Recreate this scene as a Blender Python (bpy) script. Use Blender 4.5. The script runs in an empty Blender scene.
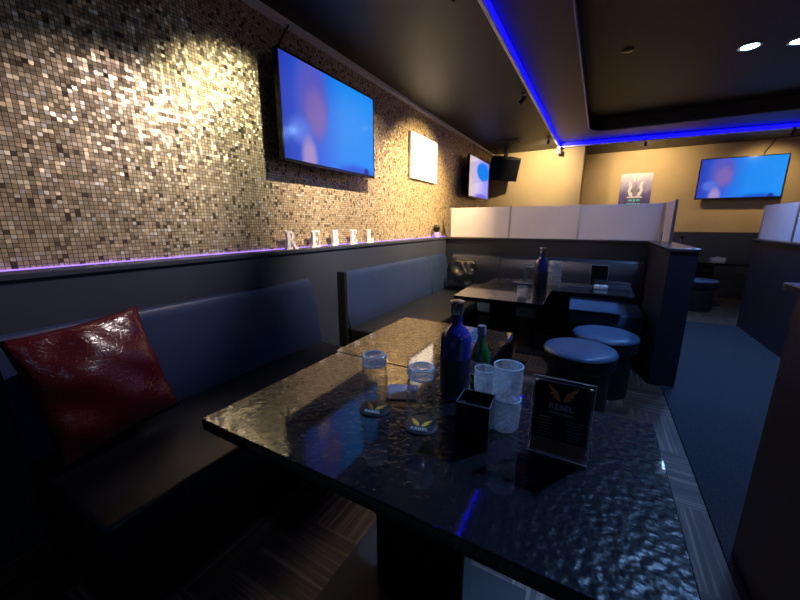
import bpy, bmesh, math, random
from mathutils import Vector, Matrix
random.seed(7)
scn = bpy.context.scene
COL = scn.collection
PI = math.pi

# ------------------------------------------------------------------ helpers
def link(o):
    COL.objects.link(o); return o

class MB:
    """collects shapes into one bmesh"""
    def __init__(s): s.bm = bmesh.new()
    def box(s, x0, x1, y0, y1, z0, z1, bev=0.0, seg=2):
        r = bmesh.ops.create_cube(s.bm, size=1.0)
        vs = r['verts']
        for v in vs:
            v.co = Vector(((x0+x1)/2 + v.co.x*(x1-x0), (y0+y1)/2 + v.co.y*(y1-y0), (z0+z1)/2 + v.co.z*(z1-z0)))
        if bev > 0:
            es = set()
            for v in vs: es.update(v.link_edges)
            bmesh.ops.bevel(s.bm, geom=list(es), offset=bev, segments=seg, profile=0.5, affect='EDGES')
        return s
    def lathe(s, prof, n=48, c=(0,0,0), flute=None):
        """prof: list of (r,z); closed at ends when r==0. flute(k,r,z)->r"""
        rings = []
        for (r, z) in prof:
            if r < 1e-6:
                rings.append([s.bm.verts.new((c[0], c[1], c[2]+z))])
            else:
                ring = []
                for k in range(n):
                    a = 2*PI*k/n
                    rr = flute(k, r, z) if flute else r
                    ring.append(s.bm.verts.new((c[0]+rr*math.cos(a), c[1]+rr*math.sin(a), c[2]+z)))
                rings.append(ring)
        for A, B in zip(rings, rings[1:]):
            if len(A) == 1 and len(B) == 1: continue
            for k in range(n):
                k2 = (k+1) % n
                if len(A) == 1: s.bm.faces.new((A[0], B[k2], B[k]))
                elif len(B) == 1: s.bm.faces.new((A[k], A[k2], B[0]))
                else: s.bm.faces.new((A[k], A[k2], B[k2], B[k]))
        return s
    def tube(s, pts, r, n=10, cap=True):
        pts = [Vector(p) for p in pts]
        rings = []
        for i, p in enumerate(pts):
            d = (pts[min(i+1, len(pts)-1)] - pts[max(i-1, 0)]).normalized()
            up = Vector((0,0,1)) if abs(d.z) < 0.95 else Vector((1,0,0))
            a = d.cross(up).normalized(); b = d.cross(a)
            rings.append([s.bm.verts.new(p + a*(r*math.cos(2*PI*k/n)) + b*(r*math.sin(2*PI*k/n))) for k in range(n)])
        for A, B in zip(rings, rings[1:]):
            for k in range(n):
                s.bm.faces.new((A[k], A[(k+1)%n], B[(k+1)%n], B[k]))
        if cap:
            s.bm.faces.new(rings[0]); s.bm.faces.new(rings[-1])
        return s
    def prism(s, poly, f, t0, t1):
        """extrude 2-D polygon; f(a,b,t)->xyz"""
        A = [s.bm.verts.new(f(a, b, t0)) for a, b in poly]
        B = [s.bm.verts.new(f(a, b, t1)) for a, b in poly]
        n = len(poly)
        s.bm.faces.new(A); s.bm.faces.new(B[::-1])
        for k in range(n):
            s.bm.faces.new((A[k], A[(k+1)%n], B[(k+1)%n], B[k]))
        return s
    def xform(s, M):
        bmesh.ops.transform(s.bm, matrix=M, verts=s.bm.verts); return s
    def build(s, name, mat, parent=None, smooth=False, loc=None, sharp=35):
        bmesh.ops.recalc_face_normals(s.bm, faces=s.bm.faces)
        me = bpy.data.meshes.new(name)
        if smooth:
            for f in s.bm.faces: f.smooth = True
            lim = math.radians(sharp)
            for e in s.bm.edges:
                if len(e.link_faces) == 2 and e.calc_face_angle(0) > lim: e.smooth = False
        s.bm.to_mesh(me); s.bm.free()
        me.materials.append(mat)
        o = bpy.data.objects.new(name, me); link(o)
        if parent: o.parent = parent
        if loc: o.location = loc
        return o

def tag(o, label, cat, group=None, kind=None):
    o['label'] = label; o['category'] = cat
    if group: o['group'] = group
    if kind: o['kind'] = kind
    return o
def struct(o):
    o['kind'] = 'structure'; return o
def thing(name, label, cat, loc=(0,0,0), rz=0.0, group=None):
    o = bpy.data.objects.new(name, None); link(o)
    o.empty_display_size = 0.1
    o.location = loc; o.rotation_euler = (0,0,rz)
    return tag(o, label, cat, group)
def dup(root, label, loc=None, rz=None, group=None):
    r = root.copy(); link(r); r['label'] = label
    if loc is not None: r.location = loc
    if rz is not None: r.rotation_euler = (0,0,rz)
    if group: r['group'] = group
    for ch in list(root.children):
        c = ch.copy(); link(c); c.parent = r
        for g in list(ch.children):
            d = g.copy(); link(d); d.parent = c
    return r

# ------------------------------------------------------------------ materials
def mat(name):
    m = bpy.data.materials.new(name); m.use_nodes = True
    nt = m.node_tree
    return m, nt, nt.nodes['Principled BSDF']
def N(nt, t, **kw):
    n = nt.nodes.new(t)
    for k, v in kw.items(): setattr(n, k, v)
    return n
def L(nt, a, b): nt.links.new(a, b)
def math_n(nt, op, a, b=None):
    n = N(nt, 'ShaderNodeMath', operation=op)
    for i, v in enumerate((a, b)):
        if v is None: continue
        if isinstance(v, (int, float)): n.inputs[i].default_value = v
        else: L(nt, v, n.inputs[i])
    return n.outputs[0]
def ramp(nt, fac, stops, interp='LINEAR'):
    r = N(nt, 'ShaderNodeValToRGB'); r.color_ramp.interpolation = interp
    e = r.color_ramp.elements
    while len(e) < len(stops): e.new(0.5)
    for el, (p, c) in zip(e, stops):
        el.position = p; el.color = (*c, 1)
    L(nt, fac, r.inputs[0]); return r.outputs[0]

def simple(name, col, rough=0.5, metal=0.0, spec=0.5, noise=0.0, nscale=8.0, bump=0.0, bscale=60.0, coat=0.0):
    m, nt, p = mat(name)
    p.inputs['Roughness'].default_value = rough
    p.inputs['Metallic'].default_value = metal
    p.inputs['Specular IOR Level'].default_value = spec
    p.inputs['Coat Weight'].default_value = coat
    tc = N(nt, 'ShaderNodeTexCoord')
    if noise > 0:
        nz = N(nt, 'ShaderNodeTexNoise'); nz.inputs['Scale'].default_value = nscale; nz.inputs['Detail'].default_value = 5
        L(nt, tc.outputs['Object'], nz.inputs['Vector'])
        c = ramp(nt, nz.outputs['Fac'], [(0.3, tuple(x*(1-noise) for x in col)), (0.7, tuple(min(1, x*(1+noise)) for x in col))])
        L(nt, c, p.inputs['Base Color'])
    else:
        p.inputs['Base Color'].default_value = (*col, 1)
    if bump > 0:
        nb = N(nt, 'ShaderNodeTexNoise'); nb.inputs['Scale'].default_value = bscale; nb.inputs['Detail'].default_value = 3
        L(nt, tc.outputs['Object'], nb.inputs['Vector'])
        b = N(nt, 'ShaderNodeBump'); b.inputs['Strength'].default_value = bump; b.inputs['Distance'].default_value = 0.01
        L(nt, nb.outputs['Fac'], b.inputs['Height']); L(nt, b.outputs[0], p.inputs['Normal'])
    return m

def emis(name, col, strength, base=(0.02,0.02,0.02)):
    m, nt, p = mat(name)
    p.inputs['Base Color'].default_value = (*base, 1)
    p.inputs['Emission Color'].default_value = (*col, 1)
    p.inputs['Emission Strength'].default_value = strength
    return m

def mosaic_mat():
    m, nt, p = mat('gold_mosaic_tile')
    P = 0.0175
    tc = N(nt, 'ShaderNodeTexCoord')
    sx = N(nt, 'ShaderNodeSeparateXYZ'); L(nt, tc.outputs['Object'], sx.inputs[0])
    u = math_n(nt, 'DIVIDE', sx.outputs['Y'], P); v = math_n(nt, 'DIVIDE', sx.outputs['Z'], P)
    fu = math_n(nt, 'FLOOR', u); fv = math_n(nt, 'FLOOR', v)
    cb = N(nt, 'ShaderNodeCombineXYZ'); L(nt, fu, cb.inputs[0]); L(nt, fv, cb.inputs[1])
    wn = N(nt, 'ShaderNodeTexWhiteNoise', noise_dimensions='3D'); L(nt, cb.outputs[0], wn.inputs['Vector'])
    # grout mask
    du = math_n(nt, 'ABSOLUTE', math_n(nt, 'SUBTRACT', math_n(nt, 'FRACT', u), 0.5))
    dv = math_n(nt, 'ABSOLUTE', math_n(nt, 'SUBTRACT', math_n(nt, 'FRACT', v), 0.5))
    g = math_n(nt, 'GREATER_THAN', math_n(nt, 'MAXIMUM', du, dv), 0.44)
    sep = N(nt, 'ShaderNodeSeparateColor'); L(nt, wn.outputs['Color'], sep.inputs[0])
    c = ramp(nt, sep.outputs[0], [(0.0, (0.15,0.11,0.075)), (0.06, (0.40,0.31,0.19)), (0.16, (0.64,0.50,0.31)),
                                  (0.55, (0.71,0.57,0.37)), (0.80, (0.80,0.68,0.48)), (0.93, (0.90,0.83,0.70))], 'CONSTANT')
    mx = N(nt, 'ShaderNodeMix', data_type='RGBA'); L(nt, g, mx.inputs[0]); L(nt, c, mx.inputs[6])
    mx.inputs[7].default_value = (0.03,0.022,0.015,1)
    L(nt, mx.outputs[2], p.inputs['Base Color'])
    p.inputs['Metallic'].default_value = 0.5
    r = math_n(nt, 'ADD', math_n(nt, 'MULTIPLY', sep.outputs[1], 0.18), 0.26)
    L(nt, math_n(nt, 'MAXIMUM', r, math_n(nt, 'MULTIPLY', g, 0.8)), p.inputs['Roughness'])
    # every tile is set at its own slight tilt
    wn2 = N(nt, 'ShaderNodeTexWhiteNoise', noise_dimensions='4D'); wn2.inputs['W'].default_value = 3.7
    L(nt, cb.outputs[0], wn2.inputs['Vector'])
    s1 = N(nt, 'ShaderNodeVectorMath', operation='SUBTRACT'); L(nt, wn2.outputs['Color'], s1.inputs[0]); s1.inputs[1].default_value = (0.5,0.5,0.5)
    s2 = N(nt, 'ShaderNodeVectorMath', operation='SCALE'); L(nt, s1.outputs[0], s2.inputs[0]); s2.inputs['Scale'].default_value = 0.26
    ge = N(nt, 'ShaderNodeNewGeometry')
    s3 = N(nt, 'ShaderNodeVectorMath', operation='ADD'); L(nt, ge.outputs['Normal'], s3.inputs[0]); L(nt, s2.outputs[0], s3.inputs[1])
    s4 = N(nt, 'ShaderNodeVectorMath', operation='NORMALIZE'); L(nt, s3.outputs[0], s4.inputs[0])
    L(nt, s4.outputs[0], p.inputs['Normal'])
    return m

def floor_mat():
    m, nt, p = mat('striped_wood_vinyl_tile')
    tc = N(nt, 'ShaderNodeTexCoord')
    sx = N(nt, 'ShaderNodeSeparateXYZ'); L(nt, tc.outputs['Object'], sx.inputs[0])
    S = 0.46
    fx = math_n(nt, 'FLOOR', math_n(nt, 'DIVIDE', math_n(nt, 'ADD', sx.outputs[0], 10.27), S))
    fy = math_n(nt, 'FLOOR', math_n(nt, 'DIVIDE', math_n(nt, 'ADD', sx.outputs[1], 10.10), S))
    par = math_n(nt, 'MODULO', math_n(nt, 'ADD', fx, fy), 2.0)
    a = N(nt, 'ShaderNodeCombineXYZ'); b = N(nt, 'ShaderNodeCombineXYZ')
    L(nt, math_n(nt, 'MULTIPLY', sx.outputs[0], 60), a.inputs[0]); L(nt, math_n(nt, 'MULTIPLY', sx.outputs[1], 1.5), a.inputs[1])
    L(nt, math_n(nt, 'MULTIPLY', sx.outputs[1], 60), b.inputs[0]); L(nt, math_n(nt, 'MULTIPLY', sx.outputs[0], 1.5), b.inputs[1])
    mv = N(nt, 'ShaderNodeMix', data_type='VECTOR'); L(nt, par, mv.inputs[0]); L(nt, a.outputs[0], mv.inputs[4]); L(nt, b.outputs[0], mv.inputs[5])
    nz = N(nt, 'ShaderNodeTexNoise'); nz.inputs['Scale'].default_value = 1.0; nz.inputs['Detail'].default_value = 3
    L(nt, mv.outputs[1], nz.inputs['Vector'])
    c = ramp(nt, nz.outputs['Fac'], [(0.30, (0.026,0.018,0.014)), (0.5, (0.085,0.058,0.044)), (0.72, (0.29,0.21,0.155))])
    L(nt, c, p.inputs['Base Color']); p.inputs['Roughness'].default_value = 0.45
    return m

def carpet_mat():
    m, nt, p = mat('blue_grey_carpet_pile')
    tc = N(nt, 'ShaderNodeTexCoord')
    nz = N(nt, 'ShaderNodeTexNoise'); nz.inputs['Scale'].default_value = 90; nz.inputs['Detail'].default_value = 4
    L(nt, tc.outputs['Object'], nz.inputs['Vector'])
    c = ramp(nt, nz.outputs['Fac'], [(0.3, (0.028,0.033,0.042)), (0.7, (0.054,0.062,0.074))])
    L(nt, c, p.inputs['Base Color']); p.inputs['Roughness'].default_value = 0.95
    p.inputs['Specular IOR Level'].default_value = 0.1
    b = N(nt, 'ShaderNodeBump'); b.inputs['Strength'].default_value = 0.6; b.inputs['Distance'].default_value = 0.005
    L(nt, nz.outputs['Fac'], b.inputs['Height']); L(nt, b.outputs[0], p.inputs['Normal'])
    return m

def table_mat():
    m, nt, p = mat('black_gloss_pebbled_laminate')
    p.inputs['Base Color'].default_value = (0.006,0.006,0.008,1)
    p.inputs['Roughness'].default_value = 0.30
    p.inputs['Specular IOR Level'].default_value = 0.06
    p.inputs['Coat Weight'].default_value = 1.0; p.inputs['Coat Roughness'].default_value = 0.05; p.inputs['Coat IOR'].default_value = 1.52
    tc = N(nt, 'ShaderNodeTexCoord')
    vo = N(nt, 'ShaderNodeTexNoise'); vo.inputs['Scale'].default_value = 58; vo.inputs['Detail'].default_value = 0.6
    L(nt, tc.outputs['Object'], vo.inputs['Vector'])
    b = N(nt, 'ShaderNodeBump'); b.inputs['Strength'].default_value = 0.32; b.inputs['Distance'].default_value = 0.01
    L(nt, vo.outputs['Fac'], b.inputs['Height']); L(nt, b.outputs[0], p.inputs['Normal'])
    nz = N(nt, 'ShaderNodeTexNoise'); nz.inputs['Scale'].default_value = 40; nz.inputs['Detail'].default_value = 2
    L(nt, tc.outputs['Object'], nz.inputs['Vector'])
    b2 = N(nt, 'ShaderNodeBump'); b2.inputs['Strength'].default_value = 0.012; b2.inputs['Distance'].default_value = 0.01
    L(nt, nz.outputs['Fac'], b2.inputs['Height']); L(nt, b2.outputs[0], p.inputs['Coat Normal'])
    return m

def croc_mat(name, col, rough, scale=70, strength=0.5):
    m, nt, p = mat(name)
    p.inputs['Base Color'].default_value = (*col, 1)
    p.inputs['Roughness'].default_value = rough
    p.inputs['Specular IOR Level'].default_value = 0.7
    tc = N(nt, 'ShaderNodeTexCoord')
    mp = N(nt, 'ShaderNodeMapping'); mp.inputs['Scale'].default_value = (0.6,1.3,1.0)
    L(nt, tc.outputs['Object'], mp.inputs[0])
    vo = N(nt, 'ShaderNodeTexVoronoi', feature='DISTANCE_TO_EDGE'); vo.inputs['Scale'].default_value = scale
    L(nt, mp.outputs[0], vo.inputs['Vector'])
    mn = math_n(nt, 'MINIMUM', vo.outputs['Distance'], 0.14)
    b = N(nt, 'ShaderNodeBump'); b.inputs['Strength'].default_value = strength; b.inputs['Distance'].default_value = 0.012
    L(nt, mn, b.inputs['Height']); L(nt, b.outputs[0], p.inputs['Normal'])
    return m

def glass_mat(name, col=(1,1,1), rough=0.0, ior=1.5, haze=0.0):
    m = bpy.data.materials.new(name); m.use_nodes = True
    nt = m.node_tree; nt.nodes.remove(nt.nodes['Principled BSDF'])
    g = N(nt, 'ShaderNodeBsdfGlass'); g.inputs['Color'].default_value = (*col,1)
    g.inputs['Roughness'].default_value = rough; g.inputs['IOR'].default_value = ior
    d = N(nt, 'ShaderNodeBsdfDiffuse'); d.inputs['Color'].default_value = (0.75,0.8,0.85,1)
    x = N(nt, 'ShaderNodeMixShader'); x.inputs[0].default_value = haze
    L(nt, g.outputs[0], x.inputs[1]); L(nt, d.outputs[0], x.inputs[2])
    L(nt, x.outputs[0], nt.nodes['Material Output'].inputs['Surface'])
    return m

def thin_glass(tint, ior, rough=0.05):
    m = bpy.data.materials.new('clear_acrylic'); m.use_nodes = True
    nt = m.node_tree; nt.nodes.remove(nt.nodes['Principled BSDF'])
    tr = N(nt, 'ShaderNodeBsdfTransparent'); tr.inputs[0].default_value = (*tint,1)
    gl = N(nt, 'ShaderNodeBsdfGlossy'); gl.inputs['Roughness'].default_value = rough
    lw = N(nt, 'ShaderNodeLayerWeight'); lw.inputs[0].default_value = 0.5
    fr = math_n(nt, 'ADD', math_n(nt, 'MULTIPLY', math_n(nt, 'POWER', lw.outputs['Facing'], 3.5), 0.7), ior)
    mx = N(nt, 'ShaderNodeMixShader'); L(nt, fr, mx.inputs[0]); L(nt, tr.outputs[0], mx.inputs[1]); L(nt, gl.outputs[0], mx.inputs[2])
    L(nt, mx.outputs[0], nt.nodes['Material Output'].inputs['Surface'])
    return m
def crystal_mat(name, HAZE, refl):
    m = thin_glass((0.92,0.95,0.98), refl, 0.10); m.name = name
    nt = m.node_tree; out = nt.nodes['Material Output']
    src = out.inputs['Surface'].links[0].from_socket
    g = N(nt, 'ShaderNodeBsdfGlass'); g.inputs['Roughness'].default_value = 0.08; g.inputs['IOR'].default_value = 1.5
    d = N(nt, 'ShaderNodeBsdfDiffuse'); d.inputs['Color'].default_value = (0.8,0.85,0.9,1)
    x = N(nt, 'ShaderNodeMixShader'); x.inputs[0].default_value = 0.35; L(nt, src, x.inputs[1]); L(nt, g.outputs[0], x.inputs[2])
    tl = N(nt, 'ShaderNodeBsdfTranslucent'); tl.inputs['Color'].default_value = (0.8,0.88,0.95,1)
    dt = N(nt, 'ShaderNodeMixShader'); dt.inputs[0].default_value = 0.6; L(nt, d.outputs[0], dt.inputs[1]); L(nt, tl.outputs[0], dt.inputs[2])
    y = N(nt, 'ShaderNodeMixShader'); y.inputs[0].default_value = HAZE; L(nt, x.outputs[0], y.inputs[1]); L(nt, dt.outputs[0], y.inputs[2])
    L(nt, y.outputs[0], out.inputs['Surface'])
    return m

def screen_mat(name, kind, W, H, strength=1.0):
    m, nt, p = mat(name)
    p.inputs['Base Color'].default_value = (0.01,0.01,0.012,1); p.inputs['Roughness'].default_value = 0.12
    tc = N(nt, 'ShaderNodeTexCoord')
    sx = N(nt, 'ShaderNodeSeparateXYZ'); L(nt, tc.outputs['Object'], sx.inputs[0])
    u = math_n(nt, 'ADD', math_n(nt, 'DIVIDE', sx.outputs[0], W), 0.5)     # 0 left .. 1 right
    v = math_n(nt, 'ADD', math_n(nt, 'DIVIDE', sx.outputs[2], H), 0.5)     # 0 bottom .. 1 top
    def blob(cx, cy, rx, ry, soft=1.0):
        a = math_n(nt, 'DIVIDE', math_n(nt, 'SUBTRACT', u, cx), rx); b = math_n(nt, 'DIVIDE', math_n(nt, 'SUBTRACT', v, cy), ry)
        d = math_n(nt, 'SQRT', math_n(nt, 'ADD', math_n(nt, 'MULTIPLY', a, a), math_n(nt, 'MULTIPLY', b, b)))
        mr = N(nt, 'ShaderNodeMapRange', interpolation_type='SMOOTHSTEP')
        L(nt, d, mr.inputs[0]); mr.inputs[1].default_value = 1.0+soft*0.35; mr.inputs[2].default_value = 1.0-soft*0.5
        return mr.outputs[0]
    def over(c, f, col):
        x = N(nt, 'ShaderNodeMix', data_type='RGBA'); L(nt, f, x.inputs[0])
        L(nt, c, x.inputs[6])
        x.inputs[7].default_value = (*col,1)
        return x.outputs[2]
    if kind == 'singer':
        c = ramp(nt, u, [(0.0, (0.025,0.045,0.45)), (0.35, (0.02,0.13,0.75)), (0.6, (0.004,0.25,0.88)), (1.0, (0.004,0.27,0.92))])
        c = over(c, blob(0.28,0.66,0.15,0.42), (0.10,0.10,0.52))
        c = over(c, blob(0.31,0.55,0.10,0.24), (0.19,0.13,0.46))
        c = over(c, blob(0.16,0.33,0.10,0.13), (0.09,0.16,0.70))
        c = over(c, blob(0.23,0.08,0.07,0.20), (0.36,0.26,0.58))
        c = over(c, blob(0.75,0.0,0.25,0.12), (0.005,0.09,0.62))
        c = over(c, blob(0.88,0.04,0.035,0.07,0.5), (0.003,0.02,0.3))
    else:
        c = ramp(nt, u, [(0.0, (0.60,0.45,0.52)), (0.4, (0.55,0.50,0.85)), (0.75, (0.27,0.28,0.95)), (1.0, (0.22,0.25,0.95))])
        c = over(c, blob(0.68,0.70,0.34,0.24,0.4), (0.01,0.22,0.9))
        c = over(c, blob(0.62,0.04,0.35,0.10), (0.08,0.08,0.75))
    L(nt, c, p.inputs['Emission Color']); p.inputs['Emission Strength'].default_value = strength
    return m

def poster_mat(W, H):
    """printed poster: pale violet sheet, darker low down, white wing burst round a grey bottle"""
    m, nt, p = mat('violet_printed_poster')
    p.inputs['Roughness'].default_value = 0.35
    tc = N(nt, 'ShaderNodeTexCoord')
    sx = N(nt, 'ShaderNodeSeparateXYZ'); L(nt, tc.outputs['Object'], sx.inputs[0])
    v = math_n(nt, 'ADD', math_n(nt, 'DIVIDE', sx.outputs[2], H), 0.5)
    nz = N(nt, 'ShaderNodeTexNoise'); nz.inputs['Scale'].default_value = 9; L(nt, tc.outputs['Object'], nz.inputs[0])
    f = math_n(nt, 'ADD', v, math_n(nt, 'MULTIPLY', math_n(nt, 'SUBTRACT', nz.outputs['Fac'], 0.5), 0.35))
    c = ramp(nt, f, [(0.1, (0.05,0.04,0.12)), (0.45, (0.16,0.13,0.36)), (0.75, (0.50,0.45,0.68)), (1.0, (0.75,0.70,0.80))])
    L(nt, c, p.inputs['Base Color'])
    return m

M = {}
M['mosaic'] = mosaic_mat(); M['floor'] = floor_mat(); M['carpet'] = carpet_mat(); M['table'] = table_mat()
M['dado'] = simple('slate_grey_wall_panel', (0.028,0.037,0.064), 0.55, noise=0.12, nscale=3, bump=0.05, bscale=120)
M['tan'] = simple('tan_wall_paint', (0.58,0.43,0.23), 0.75, noise=0.06, nscale=2.5, bump=0.05, bscale=150)
M['ceil'] = simple('charcoal_ceiling_paint', (0.011,0.011,0.013), 0.55, noise=0.1, nscale=2)
M['whitetrim'] = simple('white_trim_paint', (0.82,0.80,0.86), 0.45, noise=0.04)
M['partition'] = simple('black_partition_laminate', (0.009,0.013,0.024), 0.5, noise=0.15, nscale=4, bump=0.04, bscale=90)
M['ledge'] = simple('dark_ledge_laminate', (0.045,0.042,0.045), 0.22, noise=0.1, nscale=6)
M['acryl'] = simple('frosted_white_panel', (0.70,0.66,0.72), 0.5, noise=0.05, nscale=3)
M['alu'] = simple('brushed_aluminium', (0.55,0.55,0.58), 0.35, metal=1.0, noise=0.05)
M['leather'] = simple('black_leatherette', (0.006,0.008,0.014), 0.42, noise=0.12, nscale=5, bump=0.10, bscale=220)
M['bluelitleather'] = simple('blue_lit_black_leatherette', (0.019,0.036,0.100), 0.36, noise=0.12, nscale=5, bump=0.10, bscale=220)  # black leather with the bluish light on the backrests mixed into its colour
M['shadeleather'] = simple('shaded_black_leatherette', (0.011,0.016,0.032), 0.36, noise=0.12, nscale=5, bump=0.10, bscale=220)  # same black leather, darkened to offset the spotlight on the panels
M['stool'] = simple('blue_lit_seat_vinyl', (0.075,0.150,0.270), 0.34, noise=0.1, nscale=14, bump=0.08, bscale=160)  # black vinyl; blue light on the seat tops is put into this colour
M['black'] = simple('matt_black_plastic', (0.010,0.010,0.011), 0.45, noise=0.1)
M['blackgloss'] = simple('gloss_black_plastic', (0.008,0.008,0.010), 0.15, noise=0.05)
M['blackmetal'] = simple('black_powder_coated_metal', (0.012,0.012,0.014), 0.4, metal=0.3, noise=0.1)
M['steel'] = simple('dull_steel_plate', (0.03,0.03,0.033), 0.4, metal=0.5, noise=0.1)
M['redcroc'] = croc_mat('dark_red_crocodile_leather', (0.065,0.003,0.010), 0.24, 55, 0.28)
M['blackcroc'] = croc_mat('black_patent_leather', (0.008,0.010,0.016), 0.18, 20, 0.12)
M['acrylic'] = thin_glass((0.95,0.95,0.97), 0.04)
M['tableglass'] = thin_glass((0.96,0.97,0.98), 0.11)
M['crystal'] = crystal_mat('cut_crystal_glass', 0.11, 0.38)
M['rim'] = crystal_mat('rim_glint_glass', 0.45, 0.30)  # pale haze mix paints the bright glints along glass rims
M['white'] = simple('white_gloss_plastic', (0.78,0.78,0.80), 0.3, noise=0.03)
M['greypad'] = simple('grey_felt_mat', (0.14,0.14,0.18), 0.55, noise=0.1, nscale=30)
M['letter'] = simple('white_painted_letter', (0.88,0.86,0.92), 0.4, noise=0.04)
M['silver'] = simple('silver_cap_metal', (0.78,0.72,0.64), 0.22, metal=1.0, noise=0.04)
M['cobalt'] = simple('cobalt_blue_bottle_glass', (0.014,0.018,0.15), 0.06, spec=0.8, coat=0.6, noise=0.05)
M['greenglass'] = simple('green_bottle_glass', (0.004,0.075,0.018), 0.08, spec=0.8, coat=0.5, noise=0.1)
M['paperlabel'] = simple('worn_paper_bottle_label', (0.42,0.38,0.38), 0.6, noise=0.35, nscale=70)
M['orange'] = simple('orange_printed_emblem', (0.95,0.46,0.05), 0.45, noise=0.25, nscale=80)
M['bronze'] = simple('bronze_printed_emblem', (0.80,0.33,0.09), 0.4, noise=0.3, nscale=60)
M['inkwhite'] = simple('white_print', (0.62,0.60,0.60), 0.5, noise=0.1, nscale=60)
M['inkdim'] = simple('dim_grey_print', (0.24,0.19,0.17), 0.5, noise=0.2, nscale=90)
M['cyan'] = simple('cyan_print', (0.14,0.62,0.68), 0.5, noise=0.1)
M['menusheet'] = simple('black_menu_card', (0.012,0.009,0.011), 0.25, noise=0.3, nscale=20)
M['menutan'] = simple('brown_menu_band', (0.20,0.11,0.07), 0.35, noise=0.3, nscale=25)
M['bluelight'] = emis('blue_led_strip', (0.0012,0.0009,1.0), 8.0)
M['violetlight'] = emis('violet_led_strip', (0.30,0.16,1.0), 2.4)
M['lamp'] = emis('cool_downlight_lens', (0.30,0.56,1.0), 110.0)
M['warmlamp'] = emis('warm_spot_lens', (1.0,0.72,0.38), 6.0)
M['signface'] = emis('emissive_sign_face', (1.0,0.95,1.0), 1.6, (0.5,0.5,0.5))
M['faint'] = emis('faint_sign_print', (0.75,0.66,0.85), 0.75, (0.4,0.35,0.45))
M['poster'] = poster_mat(0.5, 0.67)
M['greyprint'] = simple('grey_print', (0.25,0.23,0.27), 0.4, noise=0.1)

# ------------------------------------------------------------------ key planes (metres)
XW, XD = -2.0, -1.88          # mosaic wall, slate panel face
ZL, ZC = 1.12, 2.63           # ledge height, lower ceiling height
XR, YB, YN, YB2 = 3.2, 7.2, -2.4, 8.1
XT = -0.37                    # step in the back wall
ZR, ZI = 2.70, 2.86            # raised ceiling, recessed tray

# ------------------------------------------------------------------ setting
struct(MB().box(XW-0.1, XR+0.1, YN-0.1, YB2+0.1, -0.1, 0.0).build('floor', M['floor']))
w = struct(MB().box(XW-0.1, XW, YN-0.1, YB+0.05, 0.0, ZC+0.1).build('wall_left', M['mosaic']))
struct(MB().box(XW-0.1, XT, YB, YB+0.1, 0, ZC+0.15).box(XT-0.1, XT, YB+0.1, YB2, 0, ZC+0.15)
       .box(XT-0.1, XR+0.1, YB2, YB2+0.1, 0, ZC+0.15).build('wall_back', M['tan']))
struct(MB().box(XR, XR+0.1, YN, YB2, 0, ZC+0.15).build('wall_right', M['tan']))
struct(MB().box(XW-0.1, XR+0.1, YN-0.1, YN, 0, ZC+0.15).build('wall_front', M['tan']))
# slate lower panelling with its ledge
struct(MB().box(XW, XD, YN, 4.9, 0.0, ZL-0.025).box(XW, XD+0.012, YN, 4.9, ZL-0.025, ZL, 0.003).build('trim_1', M['dado']))
struct(MB().box(XT, XR, YB2-0.03, YB2, 0.0, 1.16).build('trim_2', M['dado']))
# white moulding where the mosaic meets the ceiling
struct(MB().box(XW, XW+0.05, YN, YB, ZC-0.03, ZC).build('trim_3', M['whitetrim']))

def rounded_rect(x0, x1, y0, y1, r, n=10):
    pts = []
    for (cx_, cy_, a0) in ((x1-r, y1-r, 0), (x0+r, y1-r, 90), (x0+r, y0+r, 180), (x1-r, y0+r, 270)):
        for k in range(n+1):
            a = math.radians(a0 + 90*k/n)
            pts.append((cx_+r*math.cos(a), cy_+r*math.sin(a)))
    return pts
XE, YE, YE2 = -0.775, 7.08, 7.46         # edge of the raised ceiling
TX0, TX1, TY0, TY1 = -0.295, 2.6, -1.6, 6.5
def build_ceiling():
    mb = MB(); bm = mb.bm
    # lower ceiling: an L of slabs
    mb.box(XW-0.1, XE, YN-0.1, YB2+0.1, ZC, ZC+0.5)
    mb.prism([(XE,YE),(XR+0.1,YE2),(XR+0.1,YB2+0.1),(XE,YB2+0.1)], lambda a,b,c: (a,b,c), ZC, ZC+0.5)
    # raised ceiling with a rounded hole
    outer = [(XE, YN-0.1), (XR+0.1, YN-0.1), (XR+0.1, YE2), (XE, YE)]
    inner = rounded_rect(TX0, TX1, TY0, TY1, 0.30)
    ov = [bm.verts.new((x, y, ZR)) for x, y in outer]; iv = [bm.verts.new((x, y, ZR)) for x, y in inner]
    es = [bm.edges.new((ov[i], ov[(i+1)%4])) for i in range(4)]
    n = len(iv)
    ie = [bm.edges.new((iv[i], iv[(i+1)%n])) for i in range(n)]
    bmesh.ops.triangle_fill(bm, edges=es+ie, use_beauty=True)
    tv = [bm.verts.new((x, y, ZI)) for x, y in inner]
    for i in range(n): bm.faces.new((iv[i], iv[(i+1)%n], tv[(i+1)%n], tv[i]))
    bm.faces.new(tv)
    # roof slab above everything so no light leaks in
    mb.box(XE, XR+0.1, YN-0.1, YE2, ZI+0.02, ZI+0.1)
    return mb.build('ceiling', M['ceil'])
struct(build_ceiling())
# thin raised lip round the tray
def tray_lip():
    mb = MB()
    pts = rounded_rect(TX0, TX1, TY0, TY1, 0.30)
    mb.tube([(x, y, ZR-0.004) for x, y in pts] + [(pts[0][0], pts[0][1], ZR-0.004)], 0.009, 8, cap=False)
    return mb.build('trim_4', simple('grey_tray_lip', (0.10,0.10,0.11), 0.4, noise=0.1), smooth=True)
struct(tray_lip())

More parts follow.
